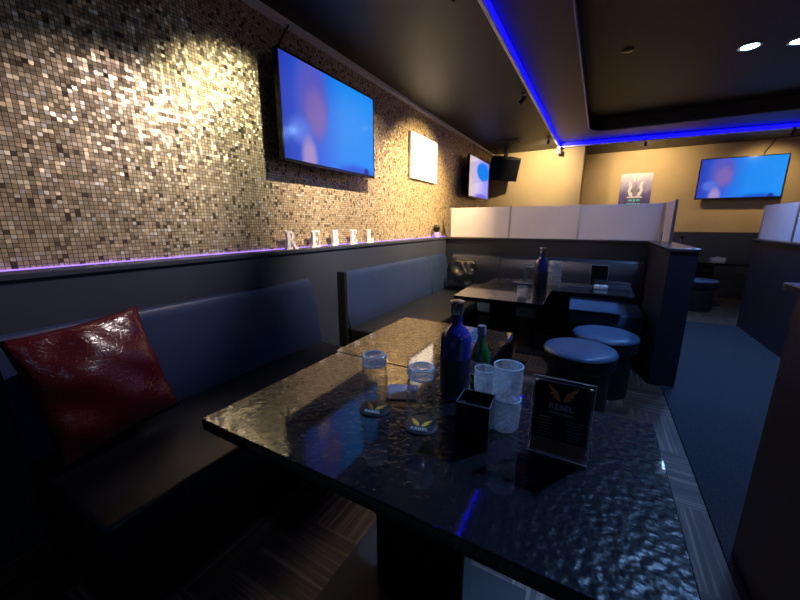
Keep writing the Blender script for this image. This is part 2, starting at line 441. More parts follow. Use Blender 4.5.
# blue LED run in the step of the ceiling
t = thing('ceiling_led_strip', 'long glowing blue LED strip along the step of the black ceiling', 'led strip', (XE, YE, ZC))
MB().box(0.0, 0.012, -8.0, 0.0, 0.012, 0.062).build('side_run', M['bluelight'], t)
RB = Matrix.Rotation(math.atan2(YE2-YE, XR+0.1-XE),4,'Z')
MB().box(0.012, 3.9, -0.012, 0.0, 0.012, 0.058).xform(RB).build('back_run', M['bluelight'], t)
MB().box(0.010, 3.9, -0.010, 0.014, -0.010, 0.010).xform(RB).box(-0.014, 0.010, -8.0, 0.014, -0.010, 0.010).build('edge_profile', M['whitetrim'], t)
# violet strip along the ledge under the mosaic
o = tag(MB().box(0, 0.010, -4.2, 3.0, 0, 0.004).build('ledge_led_strip', M['violetlight'], loc=(XW+0.004, 1.9, ZL+0.001)),
        'thin violet LED strip along the back of the grey ledge', 'led strip')

# aisle carpet
tag(MB().prism([(0.575,1.0),(0.598,1.0),(0.598,1.645),(1.685,1.645),(1.685,5.86),(0.575,5.86)], lambda a,b,c: (a,b,c), 0.0, 0.010).build('aisle_carpet', M['carpet']),
    'dark blue carpet runner along the aisle between the half walls', 'carpet')

# ------------------------------------------------------------------ half walls
def half_wall(name, label, body, top):
    (x0,x1,y0,y1,z1) = body
    t = thing(name, label, 'half wall', ((x0+x1)/2, (y0+y1)/2, 0))
    ox, oy = t.location.x, t.location.y
    MB().box(x0-ox, x1-ox, y0-oy, y1-oy, 0, z1).build('body', M['partition'], t)
    (a0,a1,b0,b1,c0,c1) = top
    MB().box(a0-ox, a1-ox, b0-oy, b1-oy, c0, c1, 0.004).build('ledge', M['ledge'], t)
    return t
half_wall('half_wall', 'black half wall behind the back bench, carrying three frosted panels', (XD, 0.67, 4.64, 4.80, ZL-0.025), (XD, 0.69, 4.615, 4.82, ZL-0.025, ZL))
half_wall('half_wall', 'short black half wall with bare pale-edged ledge beside the round stools', (0.49, 0.66, 3.32, 4.63, ZL-0.025), (0.472, 0.676, 3.30, 4.61, ZL-0.025, ZL))
half_wall('half_wall', 'black half wall with frosted panels across the aisle', (1.69, 1.84, 1.75, 5.92, ZL-0.025), (1.665, 1.865, 1.73, 5.94, ZL-0.025, ZL))
half_wall('half_wall', 'near black half wall at the right edge of the view', (0.60, 1.30, -1.2, 1.64, 1.08), (0.57, 1.33, -1.22, 1.67, 1.08, 1.105))

def panel(label, W, loc, rz, group, last=False):
    t = thing('privacy_panel', label, 'panel', loc, rz, group)
    MB().box(0.012, W-0.004, -0.004, 0.004, 0.006, 0.398, 0.001).build('sheet', M['acryl'], t)
    MB().box(-0.009, 0.011, -0.013, 0.013, 0, 0.405, 0.002).build('post', M['alu'], t)
    if last: MB().box(W-0.003, W+0.017, -0.013, 0.013, 0, 0.405, 0.002).build('post', M['alu'], t)
    MB().box(0.012, W-0.004, -0.007, 0.007, 0.0, 0.008).build('bottom_rail', M['alu'], t)
    return t
G = 'frosted panels on the half wall behind the bench'
panel('frosted white panel on the back half wall nearest the mosaic', 0.81, (-1.845, 4.70, ZL), 0, G)
panel('middle frosted white panel on the back half wall', 0.80, (-1.03, 4.70, ZL), 0, G)
panel('frosted white panel on the back half wall below the violet poster', 0.80, (-0.225, 4.70, ZL), 0, G, True)
panel('frosted panel turned side-on at the corner of the back half wall', 0.50, (0.60, 4.16, ZL), PI/2, G)
G = 'frosted panels on the half wall across the aisle'
panel('frosted panel across the aisle at the far end of its half wall', 0.84, (1.72, 5.06, ZL), PI/2, G, True)
panel('frosted panel across the aisle cut by the right edge of the photo', 0.84, (1.72, 4.20, ZL), PI/2, G)
panel('frosted panel across the aisle hidden beyond the right edge', 0.84, (1.72, 3.34, ZL), PI/2, G)

# ------------------------------------------------------------------ benches
def bench_left(label, y0, y1):
    t = thing('bench_seat', label, 'bench', (-1.5, (y0+y1)/2, 0), 0, 'black upholstered wall benches')
    h = (y1-y0)/2; X = lambda x: x+1.5
    MB().box(X(-1.87), X(-1.20), -h+0.01, h-0.01, 0.0, 0.30).build('plinth', M['black'], t)
    MB().box(X(-1.80), X(-1.165), -h, h, 0.29, 0.42, 0.022, 3).build('seat', M['leather'], t, True)
    return t, h, X
def backrest_profile():
    # (x,z) outline of the padded, slightly reclined backrest
    return [(-1.875,0.40), (-1.775,0.40), (-1.768,0.43), (-1.785,0.55), (-1.815,0.72), (-1.835,0.84), (-1.842,0.875), (-1.852,0.893), (-1.868,0.90), (-1.875,0.90)]
def add_back(t, X, ya, yb, dx=0.0):
    mb = MB(); mb.prism([(X(x)+(dx if x > -1.87 else 0), z) for x, z in backrest_profile()], lambda a,b,c: (a, c, b), ya, yb)
    bmesh.ops.bevel(mb.bm, geom=[e for e in mb.bm.edges if abs(e.verts[0].co.y-e.verts[1].co.y) < 1e-5 and
        (e.verts[0].co.x > X(-1.87) or e.verts[1].co.x > X(-1.87))], offset=0.014, segments=3, affect='EDGES')
    return mb.build('backrest', M['bluelitleather'], t, True)
t, h, X = bench_left('black leather bench along the mosaic wall under the red cushion', 0.295, 1.90)
add_back(t, X, -h, h)
t, h, X = bench_left('black leather bench along the mosaic wall running back to the corner', 2.27, 4.62)
add_back(t, X, -h, h-0.62, -0.02); add_back(t, X, h-0.615, h-0.01, -0.02)
MB().box(X(-1.875), X(-1.80), -h-0.035, -h-0.002, 0.0, 0.91, 0.004).build('end_panel', M['black'], t)
# bench along the back half wall
t = thing('bench_seat', 'black leather bench along the back half wall behind the far tables', 'bench', (-0.37, 4.25, 0), 0, 'black upholstered wall benches')
MB().box(-0.78, 0.835, -0.33, 0.36, 0.0, 0.30).build('plinth', M['black'], t)
MB().box(-0.79, 0.838, -0.38, 0.36, 0.29, 0.435, 0.022, 3).build('seat', M['stool'], t, True)  # black seat given the blue-lit colour as well
for a, b in ((-1.36, -0.70), (-0.695, 0.838)):
    mb = MB(); mb.prism([(y, z) for y, z in ((0.36,0.44),(0.22,0.44),(0.215,0.50),(0.245,0.72),(0.265,0.86),(0.285,0.885),(0.31,0.90),(0.36,0.90))], lambda p,q,r: (r,p,q), a, b)
    mb.build('backrest', M['shadeleather'], t, True)

# ------------------------------------------------------------------ tables
def table(label, x0, x1, y0, y1, plate, group='black gloss tables', tilt=0.0):
    cx_, cy_ = (x0+x1)/2, (y0+y1)/2
    t = thing('table', label, 'table', (cx_, cy_, 0), 0, group)
    hx, hy = (x1-x0)/2-0.0015, (y1-y0)/2-0.0015
    MB().box(-hx, hx, -hy, hy, 0.662, 0.70, 0.003, 2).xform(Matrix.Translation((0,0,0.68)) @ Matrix.Rotation(tilt,4,'X') @ Matrix.Translation((0,0,-0.68))).build('tabletop', M['table'], t)
    px, py = plate
    MB().box(-px, px, -py, py, 0.0, 0.018, 0.004).build('base_plate', M['steel'], t)
    MB().box(-px*0.5, px*0.5, -0.045, 0.045, 0.018, 0.645, 0.006).build('column', M['blackmetal'], t)
    MB().box(-px*0.8, px*0.8, -py*0.7, py*0.7, 0.645, 0.662).build('top_bracket', M['blackmetal'], t)
    return t
table('long black gloss table in the foreground holding glasses and menu', -1.03, 0.212, 0.54, 1.211, (0.32,0.20))
table('square black gloss table pushed against the far side of the foreground table', -1.055, -0.358, 1.213, 1.93, (0.22,0.20))
table('narrow black gloss table in front of the far table, reflecting pale panels', -1.055, -0.32, 2.81, 3.395, (0.22,0.18), tilt=0.045)
table('far black gloss table by the back bench holding a blue bottle', -0.98, 0.33, 3.402, 3.98, (0.30,0.18))
table('dim black table in the far corner beyond the aisle', 1.05, 2.10, 7.15, 7.75, (0.26,0.18))

# ------------------------------------------------------------------ round stools
def stool(label, x, y):
    t = thing('round_stool', label, 'stool', (x, y, 0), 0, 'round black stools')
    MB().lathe([(0,0),(0.185,0),(0.19,0.012),(0.19,0.33),(0.0,0.33)], 48).build('drum_base', M['black'], t, True)
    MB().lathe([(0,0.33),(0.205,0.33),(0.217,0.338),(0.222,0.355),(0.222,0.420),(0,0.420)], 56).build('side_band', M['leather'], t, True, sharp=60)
    MB().lathe([(0,0.42),(0.222,0.42),(0.2225,0.428),(0.216,0.440),(0.195,0.448),(0.15,0.453),(0.08,0.456),(0,0.457)], 56).build('cushion', M['stool'], t, True, sharp=60)  # top colour carries the blue light; the side band stays plain black
    MB().lathe([(0.2215,0.415),(0.2255,0.419),(0.2255,0.424),(0.2215,0.428)], 56).build('piping', M['leather'], t, True)
    return t
s0 = stool('round black stool with blue-lit top nearest the foreground table', -0.03, 2.56)
s0.scale = (1.03,1.03,1.06)
dup(s0, 'round black stool farther back, beside the short half wall', (0.125, 3.02, 0), 0.3)

# ------------------------------------------------------------------ cushions
def cushion_mesh(hw, hh, th, n=28, seed=1, wr=0.012):
    rnd = random.Random(seed); ph = [rnd.uniform(0,6) for _ in range(4)]
    mb = MB(); bm = mb.bm; grids = []
    for sgn in (1, -1):
        g = []
        for i in range(n+1):
            row = []
            for j in range(n+1):
                u = -1+2*i/n; v = -1+2*j/n
                pin = 1-0.055*(1-u*u)*abs(v)**3; piu = 1-0.055*(1-v*v)*abs(u)**3
                x, y = u*hw*piu, v*hh*pin
                z = th*((1-u**2)**0.55)*((1-v**2)**0.55) if abs(u) < 1 and abs(v) < 1 else 0.0
                e = (1-u*u)*(1-v*v)
                z += e**0.5*wr*(math.sin(7*v+3*u+ph[0])*math.sin(2.5*u+ph[1]) + 0.6*math.sin(11*u*v+ph[2]))
                row.append(None if (sgn < 0 and (i in (0,n) or j in (0,n))) else bm.verts.new((x, y, sgn*z)))
            g.append(row)
        grids.append(g)
    A, B = grids
    for i in range(n+1):
        for j in range(n+1):
            if B[i][j] is None: B[i][j] = A[i][j]
    for i in range(n):
        for j in range(n):
            bm.faces.new((A[i][j], A[i+1][j], A[i+1][j+1], A[i][j+1]))
            bm.faces.new((B[i][j], B[i][j+1], B[i+1][j+1], B[i+1][j]))
    return mb
def place_axes(o, c, ux, uy):
    ux = Vector(ux).normalized(); uy = Vector(uy); uy = (uy - ux*uy.dot(ux)).normalized(); uz = ux.cross(uy)
    R = Matrix((ux, uy, uz)).transposed().to_4x4(); R.translation = Vector(c)
    o.matrix_world = R
o = cushion_mesh(0.222, 0.250, 0.078, seed=3, wr=0.012).build('cushion', M['redcroc'], None, True, sharp=180)
tag(o, 'dark red crocodile-pattern leather cushion leaning on the nearest bench', 'cushion')
place_axes(o, (-1.672, 0.530, 0.690), (-0.07, 0.47, 0.03), (-0.14, -0.055, 0.47))
o = cushion_mesh(0.20, 0.20, 0.06, seed=9, wr=0.016).build('cushion', M['blackcroc'], None, True, sharp=180)
tag(o, 'black patent cushion propped in the corner by the white panels', 'cushion')
place_axes(o, (-1.52, 4.33, 0.655), (1, -0.25, 0.0), (0.0, 0.22, 0.95))

# ------------------------------------------------------------------ televisions
def tv(name_label, W, H, scr, loc, rz, mount):
    t = thing('television', name_label, 'television', loc, rz, 'wall televisions')
    # local: width along x, screen faces -y, back towards +y, origin at centre
    MB().box(-W/2, W/2, 0.0, 0.035, -H/2, H/2, 0.004).build('housing', M['blackgloss'], t)
    b = 0.012
    fr = MB()
    fr.box(-W/2, W/2, -0.006, 0.002, H/2-b, H/2).box(-W/2, W/2, -0.006, 0.002, -H/2, -H/2+b*1.6)
    fr.box(-W/2, -W/2+b, -0.006, 0.002, -H/2, H/2).box(W/2-b, W/2, -0.006, 0.002, -H/2, H/2)
    fr.build('bezel', M['blackgloss'], t)
    MB().box(-W/2+b, W/2-b, -0.004, 0.0, -H/2+b*1.6, H/2-b).build('screen', scr, t)
    MB().box(-W*0.36, W*0.36, 0.035, 0.06, -H*0.36, H*0.30, 0.01).build('rear_cover', M['black'], t)
    MB().box(-0.14, 0.14, mount-0.02, mount, -0.12, 0.12).box(-0.05, 0.05, 0.05, mount, -0.05, 0.05).build('wall_bracket', M['blackmetal'], t)
    return t
W1, H1 = 1.075, 0.67
tv('television with blue singer picture on the mosaic wall, largest in view', W1, H1, screen_mat('screen_blue_singer', 'singer', W1, H1), (-1.862, 2.258, 2.045), PI/2, 0.137)
tv('small-looking television with pale violet picture near the back corner', 1.10, 0.64, screen_mat('screen_pale_violet', 'pale', 1.10, 0.64), (-1.865, 6.02, 2.045), PI/2, 0.134)
tv('television with blue singer picture on the tan back wall', 1.075, 0.66, screen_mat('screen_blue_singer_back', 'singer', 1.075, 0.66), (1.925, 7.96, 2.045), 0.0, 0.135)
def cable(label, pts):
    p0 = pts[0]
    return tag(MB().tube([(a-p0[0], b-p0[1], c-p0[2]) for a,b,c in pts], 0.007, 8).build('television_cable', M['black'], None, True, loc=p0), label, 'cable')
cable('black cable rising from the big blue television to the ceiling', [(-1.93,1.80,2.36),(-1.95,1.83,2.45),(-1.955,1.90,2.55),(-1.955,1.93,2.60)])
cable('black cable rising from the far pale television to the ceiling', [(-1.93,5.90,2.36),(-1.94,5.91,2.45),(-1.955,5.92,2.60)])
cable('black cable rising from the back wall television to the ceiling', [(2.18,8.05,2.36),(2.20,8.06,2.45),(2.26,8.07,2.55),(2.29,8.07,2.63)])

# white sign on the mosaic, its face emissive
t = thing('white_sign', 'bright white sign panel on the gold mosaic between two televisions', 'sign', (XW+0.003, 4.09, 2.08), PI/2)
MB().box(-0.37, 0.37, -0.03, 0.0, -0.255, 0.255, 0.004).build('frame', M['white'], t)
MB().box(-0.36, 0.36, -0.033, -0.029, -0.245, 0.245).build('sign_face', M['signface'], t)
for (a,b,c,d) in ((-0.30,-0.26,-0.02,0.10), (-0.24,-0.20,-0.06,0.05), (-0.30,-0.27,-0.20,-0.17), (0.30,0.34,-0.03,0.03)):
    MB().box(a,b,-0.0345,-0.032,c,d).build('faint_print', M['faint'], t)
# white notice at the left edge
tag(MB().box(0, 0.004, -0.10, 0.10, -0.075, 0.075).build('wall_notice', M['whitetrim'], None, loc=(XW+0.001, 0.285, 1.955)),
    'white card on the mosaic cut by the left edge', 'notice')

# poster on the back wall
t = thing('wall_poster', 'violet printed poster with white wings on the tan wall', 'poster', (0.51, YB2-0.006, 1.89))
MB().box(-0.25, 0.25, -0.004, 0.004, -0.335, 0.335).build('sheet', M['poster'], t)
mb = MB()
def leaf(pts): mb.prism(pts, lambda a,b,c: (a, c, b+0.075), -0.0055, -0.004)
for s in (-1, 1):
    leaf([(s*0.03,-0.16),(s*0.09,-0.14),(s*0.12,-0.05),(s*0.10,0.05),(s*0.125,0.13),(s*0.07,0.09),(s*0.055,0.02),(s*0.075,-0.06),(s*0.04,-0.10)])
    leaf([(s*0.02,0.10),(s*0.05,0.16),(s*0.06,0.25),(s*0.02,0.18)])
leaf([(-0.13,-0.18),(0.13,-0.18),(0.10,-0.155),(-0.10,-0.155)])
mb.build('wing_print', M['white'], t)
MB().prism([(-0.035,-0.14),(0.04,-0.14),(0.04,-0.05),(0.012,-0.02),(0.012,0.05),(-0.012,0.05),(-0.012,-0.02),(-0.035,-0.05)], lambda a,b,c: (a,c,b+0.075), -0.0058, -0.004).build('bottle_print', M['greyprint'], t)
mb = MB()
for (a,b,c,d) in ((-0.09,-0.03,-0.25,-0.22),(-0.015,0.02,-0.26,-0.215),(0.035,0.09,-0.25,-0.22),(-0.10,-0.04,-0.315,-0.285),(-0.025,0.045,-0.315,-0.285),(0.055,0.10,-0.315,-0.285)):
    mb.box(a,b,-0.0058,-0.004,c+0.085,d+0.085)
mb.build('caption_print', M['cyan'], t)

# loudspeaker in the corner
t = thing('loudspeaker', 'black wall loudspeaker high in the corner where mosaic meets tan wall', 'speaker', (-1.66, 6.82, 2.31), 0.55)
mb = MB(); mb.prism([(-0.25,-0.10),(0.25,-0.10),(0.25,0.06),(0.15,0.16),(-0.15,0.16),(-0.25,0.06)], lambda a,b,c: (a,b,c), -0.21, 0.19)
mb.build('cabinet', M['black'], t)
MB().box(-0.235, 0.235, -0.112, -0.10, -0.19, 0.17, 0.005).build('grille', M['blackgloss'], t)
MB().box(-0.03, 0.03, 0.0, 0.05, 0.19, 0.33).build('hanger', M['blackmetal'], t)
t.rotation_euler = (0.30, 0.05, 0.62)

# ceiling vent
t = thing('ceiling_vent', 'dark slatted vent in the ceiling near the corner loudspeaker', 'vent', (-1.42, 6.15, ZC))
MB().box(-0.17, 0.17, -0.13, 0.13, -0.012, 0.0, 0.003).build('frame', M['black'], t)
mb = MB()
for k in range(7): mb.box(-0.145, 0.145, -0.10+k*0.031, -0.085+k*0.031, -0.018, -0.011)
mb.build('slats', M['ledge'], t)

# security camera under the corner of the LED run
t = thing('security_camera', 'small white camera below the corner of the blue LED strip', 'camera', (-0.765, 6.98, ZC-0.012))
MB().lathe([(0,0),(0.035,0),(0.035,-0.02),(0.012,-0.025),(0.012,-0.05),(0,-0.05)], 20).build('mount', M['white'], t, True)
MB().box(-0.032, 0.032, -0.07, 0.06, -0.115, -0.05, 0.012, 3).build('housing', M['white'], t, True)
MB().lathe([(0,0),(0.02,0),(0.02,0.012),(0,0.012)], 18).xform(Matrix.Translation((0,-0.068,-0.083)) @ Matrix.Rotation(PI/2,4,'X')).build('lens', M['blackgloss'], t, True)

# ------------------------------------------------------------------ spotlights along the ceiling step
def spot(label, loc, target):
    t = thing('spotlight', label, 'spotlight', loc, 0, 'black ceiling spotlights')
    MB().lathe([(0,0),(0.028,0),(0.028,-0.012),(0.006,-0.016),(0.006,-0.055),(0,-0.055)], 20).build('stem', M['blackmetal'], t, True)
    d = (Vector(target)-Vector(loc)-Vector((0,0,-0.065))).normalized()
    R = d.to_track_quat('-Z', 'Y').to_matrix().to_4x4()
    A = Matrix.Translation((0,0,-0.065)) @ R
    MB().lathe([(0,0.045),(0.014,0.045),(0.018,0.038),(0.024,-0.04),(0.022,-0.04),(0.019,-0.03),(0,-0.03)], 24).xform(A).build('head', M['blackmetal'], t, True)
    MB().lathe([(0,-0.031),(0.018,-0.031),(0.018,-0.034),(0,-0.034)], 20).xform(A).build('lens', M['warmlamp'], t, True)
    return t, Vector(loc)+Vector((0,0,-0.065))+d*0.055, d
def spotlamp(name, p, d, energy, col, angle, blend=0.6, radius=0.03):
    l = bpy.data.lights.new(name, 'SPOT'); l.energy = energy; l.color = col
    l.spot_size = math.radians(angle); l.spot_blend = blend; l.shadow_soft_size = radius
    o = bpy.data.objects.new(name, l); link(o); o.location = p
    o.rotation_euler = Vector(d).to_track_quat('-Z', 'Y').to_euler()
    return o
WARM = (1.0, 0.74, 0.40)
spots = [
 ('black ceiling spotlight nearest the camera, aimed back at the mosaic', (-0.84, 1.98, ZC), (-2.0, 1.50, 1.80), 85, 46, (1.0,0.93,0.66)),
 ('black ceiling spotlight over the foreground bench, out of view above', (-0.84, 2.10, ZC), (-2.0, 2.75, 1.25), 400, 82, (1.0,0.78,0.56)),
 ('black ceiling spotlight on the blue LED edge aimed at the white sign', (-0.84, 4.08, ZC), (-2.0, 4.05, 1.5), 480, 88, (1.0,0.70,0.34)),
 ('added unseen spotlight brightening the frosted panels from above the foreground', (-0.84, 1.86, ZC), (-0.6, 4.7, 1.40), 75, 48, (1.0,0.84,0.86)),  # added unseen lamp that brightens the frosted panels
 ('added unseen spotlight brightening the lower mosaic from above the foreground', (-0.84, 1.74, ZC), (-2.0, 0.72, 1.25), 120, 48, (1.0,0.84,0.84)),  # added unseen lamp to lift the dim lower mosaic
 ('black ceiling spotlight near the corner of the blue LED edge, aimed at the tan wall', (-0.84, 6.20, ZC), (-1.05, 7.2, 2.22), 100, 105, (1.0,0.78,0.45)),
 ('black ceiling spotlight on the back LED edge above the violet poster', (0.50, 7.14, ZC), (0.60, 8.1, 2.15), 66, 120, WARM),
 ('black ceiling spotlight above the back wall television', (2.22, 7.25, ZC), (2.20, 8.1, 1.9), 35, 90, WARM),
]
for i, (lab, loc, tgt, e, ang, col) in enumerate(spots):
    t, p, d = spot(lab, loc, tgt)
    spotlamp('spotlight_beam', p, d, e, col, ang, 0.9, 0.025)

# recessed downlights in the tray
def downlight(label, x, y, lit=True):
    t = thing('downlight', label, 'downlight', (x, y, ZI), 0, 'recessed downlights')
    MB().lathe([(0.060,0.0),(0.085,0.0),(0.085,-0.008),(0.075,-0.012),(0.060,-0.006)], 32).build('ring', M['alu'] if lit else M['ledge'], t, True)
    MB().lathe([(0,-0.001),(0.062,-0.001),(0.062,-0.006),(0,-0.006)], 32).build('lens', M['lamp'] if lit else M['ledge'], t, True)
    return t
COOL = (0.20, 0.43, 1.0)
for lab, x, y, e in (('bright recessed downlight in the black ceiling tray, left of the pair', 1.00, 4.60, 150),
                  ('bright recessed downlight at the right edge of the ceiling tray', 1.345, 4.68, 60),
                  ('bright recessed downlight overhead, out of view beyond the top edge', 0.85, 2.30, 90),
                  ('bright recessed downlight behind the viewpoint', 1.15, -0.4, 8)):
    downlight(lab, x, y)
    spotlamp('cool_ceiling_beam', (x, y, ZI-0.03), (0,0,-1), e, COOL, 110, 0.8, 0.06)
spotlamp('cool_ceiling_beam', (0.85, 2.30, ZI-0.03), (-1.05, -1.33, -2.05), 430, (0.24,0.48,1.0), 29, 0.7, 0.05)  # added narrow beam that brightens the glasses on the foreground table
tag(MB().lathe([(0,0),(0.05,0),(0.05,-0.006),(0.035,-0.012),(0,-0.012)], 24).build('unlit_downlight', M['ledge'], None, True, loc=(0.053, 4.15, ZI)),
    'small unlit grey downlight on the black ceiling tray', 'ceiling disc')  # small round downlight, switched off
# added lamps that wash the unseen right wall so the mosaic reflects it
for x, y in ((2.85, -0.6), (2.85, 1.6), (2.85, 3.6), (2.85,5.4)):
    spotlamp('added_wall_wash', (2.55, y, ZR-0.02), (0.65, 0, -0.95), 20, (1.0,0.84,0.74), 85, 0.6, 0.06)

# ------------------------------------------------------------------ standing letters on the ledge
def letter_polys(ch):
    S = 0.028      # stem
    H, W = 0.13, 0.105
    R = []         # rectangles (a0,a1,b0,b1)
    bowls = []
    R.append((0.012, 0.012+S, 0, H))
    R.append((0, 0.055, 0, 0.012)); R.append((0, 0.05, H-0.012, H))
    if ch in 'EL':
        R.append((0.012, W-0.01, 0, 0.014)); R.append((W-0.022, W-0.01, 0, 0.042))
    if ch == 'E':
        R.append((0.012, W-0.015, H-0.014, H)); R.append((W-0.026, W-0.015, H-0.040, H))
        R.append((0.03, W-0.038, 0.058, 0.072)); R.append((W-0.048, W-0.038, 0.048, 0.082))
    if ch in 'RB': bowls.append((0.045, H-0.034, 0.034, 0.022))
    if ch == 'B': bowls.append((0.048, 0.036, 0.036, 0.026))
    if ch == 'R': R.append('leg')
    return R, bowls, H, W
def letter(ch, label, y0):
    R, bowls, H, W = letter_polys(ch)
    mb = MB(); D = 0.022
    f = lambda a,b,c: (c, a, b)
    e = [D]
    def dep():
        e[0] -= 0.0005; return e[0]
    for r in R:
        if r == 'leg':
            mb.prism([(0.05,0.064),(0.075,0.058),(0.098,0.012),(0.110,0.010),(0.110,0),(0.080,0),(0.052,0.055)], f, 0, dep())
        else:
            a0,a1,b0,b1 = r; mb.box(0, dep(), a0, a1, b0, b1)
    for (cx_, cz_, ro, w_) in bowls:
        n = 12; out = []; inn = []
        for k in range(n+1):
            a = -PI/2 + PI*k/n
            out.append((cx_+ro*0.98*math.cos(a), cz_+ro*math.sin(a)))
            inn.append((cx_+(ro-w_)*math.cos(a)*0.98, cz_+(ro-0.011)*math.sin(a)))
        poly = [(0.03,cz_-ro)] + out + [(0.03,cz_+ro),(0.03,cz_+ro-0.011)] + inn[::-1] + [(0.03,cz_-ro+0.011)]
        mb.prism(poly, f, 0, dep())
    o = mb.build('sign_letter', M['letter'], None, loc=(-1.945, y0, ZL+0.0005))
    return tag(o, label, 'letter', 'white letters standing on the ledge')
for ch, lab, y0 in (('R','white standing letter R, first of the word on the ledge',1.755), ('E','white standing letter E between the R and the B',2.010),
                    ('B','white standing letter B in the middle of the word',2.250), ('E','white standing letter E between the B and the L',2.505),
                    ('L','white standing letter L, last of the word on the ledge',2.770)):
    letter(ch, lab, y0)
# small lamp figure at the end of the ledge
t = thing('ledge_lamp', 'small dark lamp glowing violet at the far end of the ledge', 'lamp', (-1.935, 4.42, ZL))
MB().lathe([(0,0),(0.04,0),(0.04,0.05),(0.03,0.07),(0,0.07)], 20).build('glow_base', emis('violet_lamp_glow', (0.40,0.25,0.9), 0.6, (0.3,0.2,0.5)), t, True)
MB().lathe([(0,0.07),(0.025,0.07),(0.045,0.10),(0.05,0.14),(0.03,0.165),(0.0,0.17)], 20).build('dark_shade', M['black'], t, True)

# ------------------------------------------------------------------ text and emblem helpers
def text_mesh(s, size, M4, name, m, parent, depth=0.0004, align='CENTER'):
    cu = bpy.data.curves.new('lettering', 'FONT'); cu.body = s; cu.size = size; cu.align_x = align; cu.extrude = depth
    tmp = bpy.data.objects.new('lettering', cu)
    me = bpy.data.meshes.new_from_object(tmp)
    bpy.data.objects.remove(tmp); bpy.data.curves.remove(cu)
    me.transform(M4); me.materials.clear(); me.materials.append(m); me.name = name
    o = bpy.data.objects.new(name, me); link(o); o.parent = parent
    return o
def wing(mb, s, sc, f, t0, t1, ox=0, oy=0):
    feathers = [[(0.06,-0.50),(0.38,-0.42),(0.62,-0.22),(0.40,-0.16),(0.16,-0.28)],
                [(0.16,-0.28),(0.40,-0.18),(0.80,-0.04),(0.64,0.10),(0.34,0.02),(0.14,-0.16)],
                [(0.16,-0.18),(0.36,0.00),(0.66,0.12),(0.88,0.36),(0.97,0.66),(0.66,0.46),(0.40,0.24),(0.22,0.0)]]
    for p in feathers:
        q = [(ox+s*a*sc, oy+b*sc) for a, b in p]
        mb.prism(q, f, t0, t1)

# ------------------------------------------------------------------ things on the foreground table
ZT = 0.7005
def coaster(label, x, y, rz):
    t = thing('coaster', label, 'coaster', (x, y, ZT), rz, 'round coasters under the upturned glasses')
    MB().lathe([(0,0),(0.050,0),(0.0515,0.001),(0.0515,0.0032),(0.050,0.004),(0,0.004)], 44).build('disc', M['black'], t, True)
    mb = MB(); f = lambda a,b,c: (a,b,c)
    wing(mb, -1, 0.034, f, 0.004, 0.0045, 0, 0.006); wing(mb, 1, 0.034, f, 0.004, 0.0045, 0, 0.006)
    mb.build('wing_emblem', M['orange'], t)
    text_mesh('REBEL', 0.021, Matrix.Translation((0,-0.032,0.0042)), 'lettering', M['inkwhite'], t)
    return t
coaster('black coaster with orange wings under the left upturned glass', -0.585, 0.862, 0.25)
coaster('black coaster with orange wings under the right upturned glass', -0.410, 0.850, 0.28)

def highball(label, x, y, z=ZT+0.0045, H=0.188, r0=0.0490, r1=0.0395, group='upturned tall glasses'):
    """upturned tall tumbler: thin fluted wall, thick cut base uppermost"""
    t = thing('highball_glass', label, 'glass', (x,y,z), 0.2, group)
    n = 80
    def fl(k, r, zz):
        q = max(0.0, min(1.0, (zz-H*0.55)/(H*0.2)))
        return r*(1 - 0.045*q*(0.5+0.5*math.cos(2*PI*k/n*10)))
    prof = [(r0-0.0018,0.0005),(r0-0.0006,0.0),(r0,0.001)]
    for i in range(1, 15):
        f_ = i/14; prof.append((r0+(r1-r0)*f_**1.15, 0.001+(H-0.032)*f_))
    prof2 = [(r-0.002, zz) for r, zz in prof[::-1]]
    MB().lathe(prof+prof2[:-2]+[prof[0]], n, flute=fl).build('wall', M['tableglass'], t, True, sharp=60)
    MB().lathe([(0,H-0.040),(r1-0.012,H-0.039),(r1-0.0035,H-0.034),(r1,H-0.030),(r1+0.001,H-0.018),(r1+0.002,H-0.010),(r1,H-0.003),(r1-0.005,H),(r1-0.011,H-0.002),(r1-0.014,H-0.006),(0,H-0.008)], n,
               flute=lambda k,r,zz: r*(1-0.05*(0.5+0.5*math.cos(2*PI*k/n*10)))).build('thick_base', M['crystal'], t, True, sharp=50)
    MB().tube([((r1-0.004)*math.cos(2*PI*k/48), (r1-0.004)*math.sin(2*PI*k/48), H-0.0015) for k in range(49)], 0.0022, 10, cap=False).build('base_rim', M['rim'], t, True, sharp=180)  # pale ring added for the bright glint on the base
    MB().tube([((r1-0.006)*math.cos(2*PI*k/48), (r1-0.006)*math.sin(2*PI*k/48), H-0.034) for k in range(49)], 0.0020, 10, cap=False).build('base_rim', M['rim'], t, True, sharp=180)
    return t
highball('tall clear glass upside down on the left winged coaster', -0.585, 0.862)
highball('tall clear glass upside down on the right winged coaster', -0.410, 0.850)

# square grey mat between the glasses
tag(MB().box(-0.055, 0.055, -0.055, 0.055, 0, 0.006, 0.002).build('felt_mat', M['greypad'], None, loc=(-0.560, 1.005, ZT)),
    'small square grey mat lying flat behind the upturned glasses', 'mat').rotation_euler = (0,0,0.42)

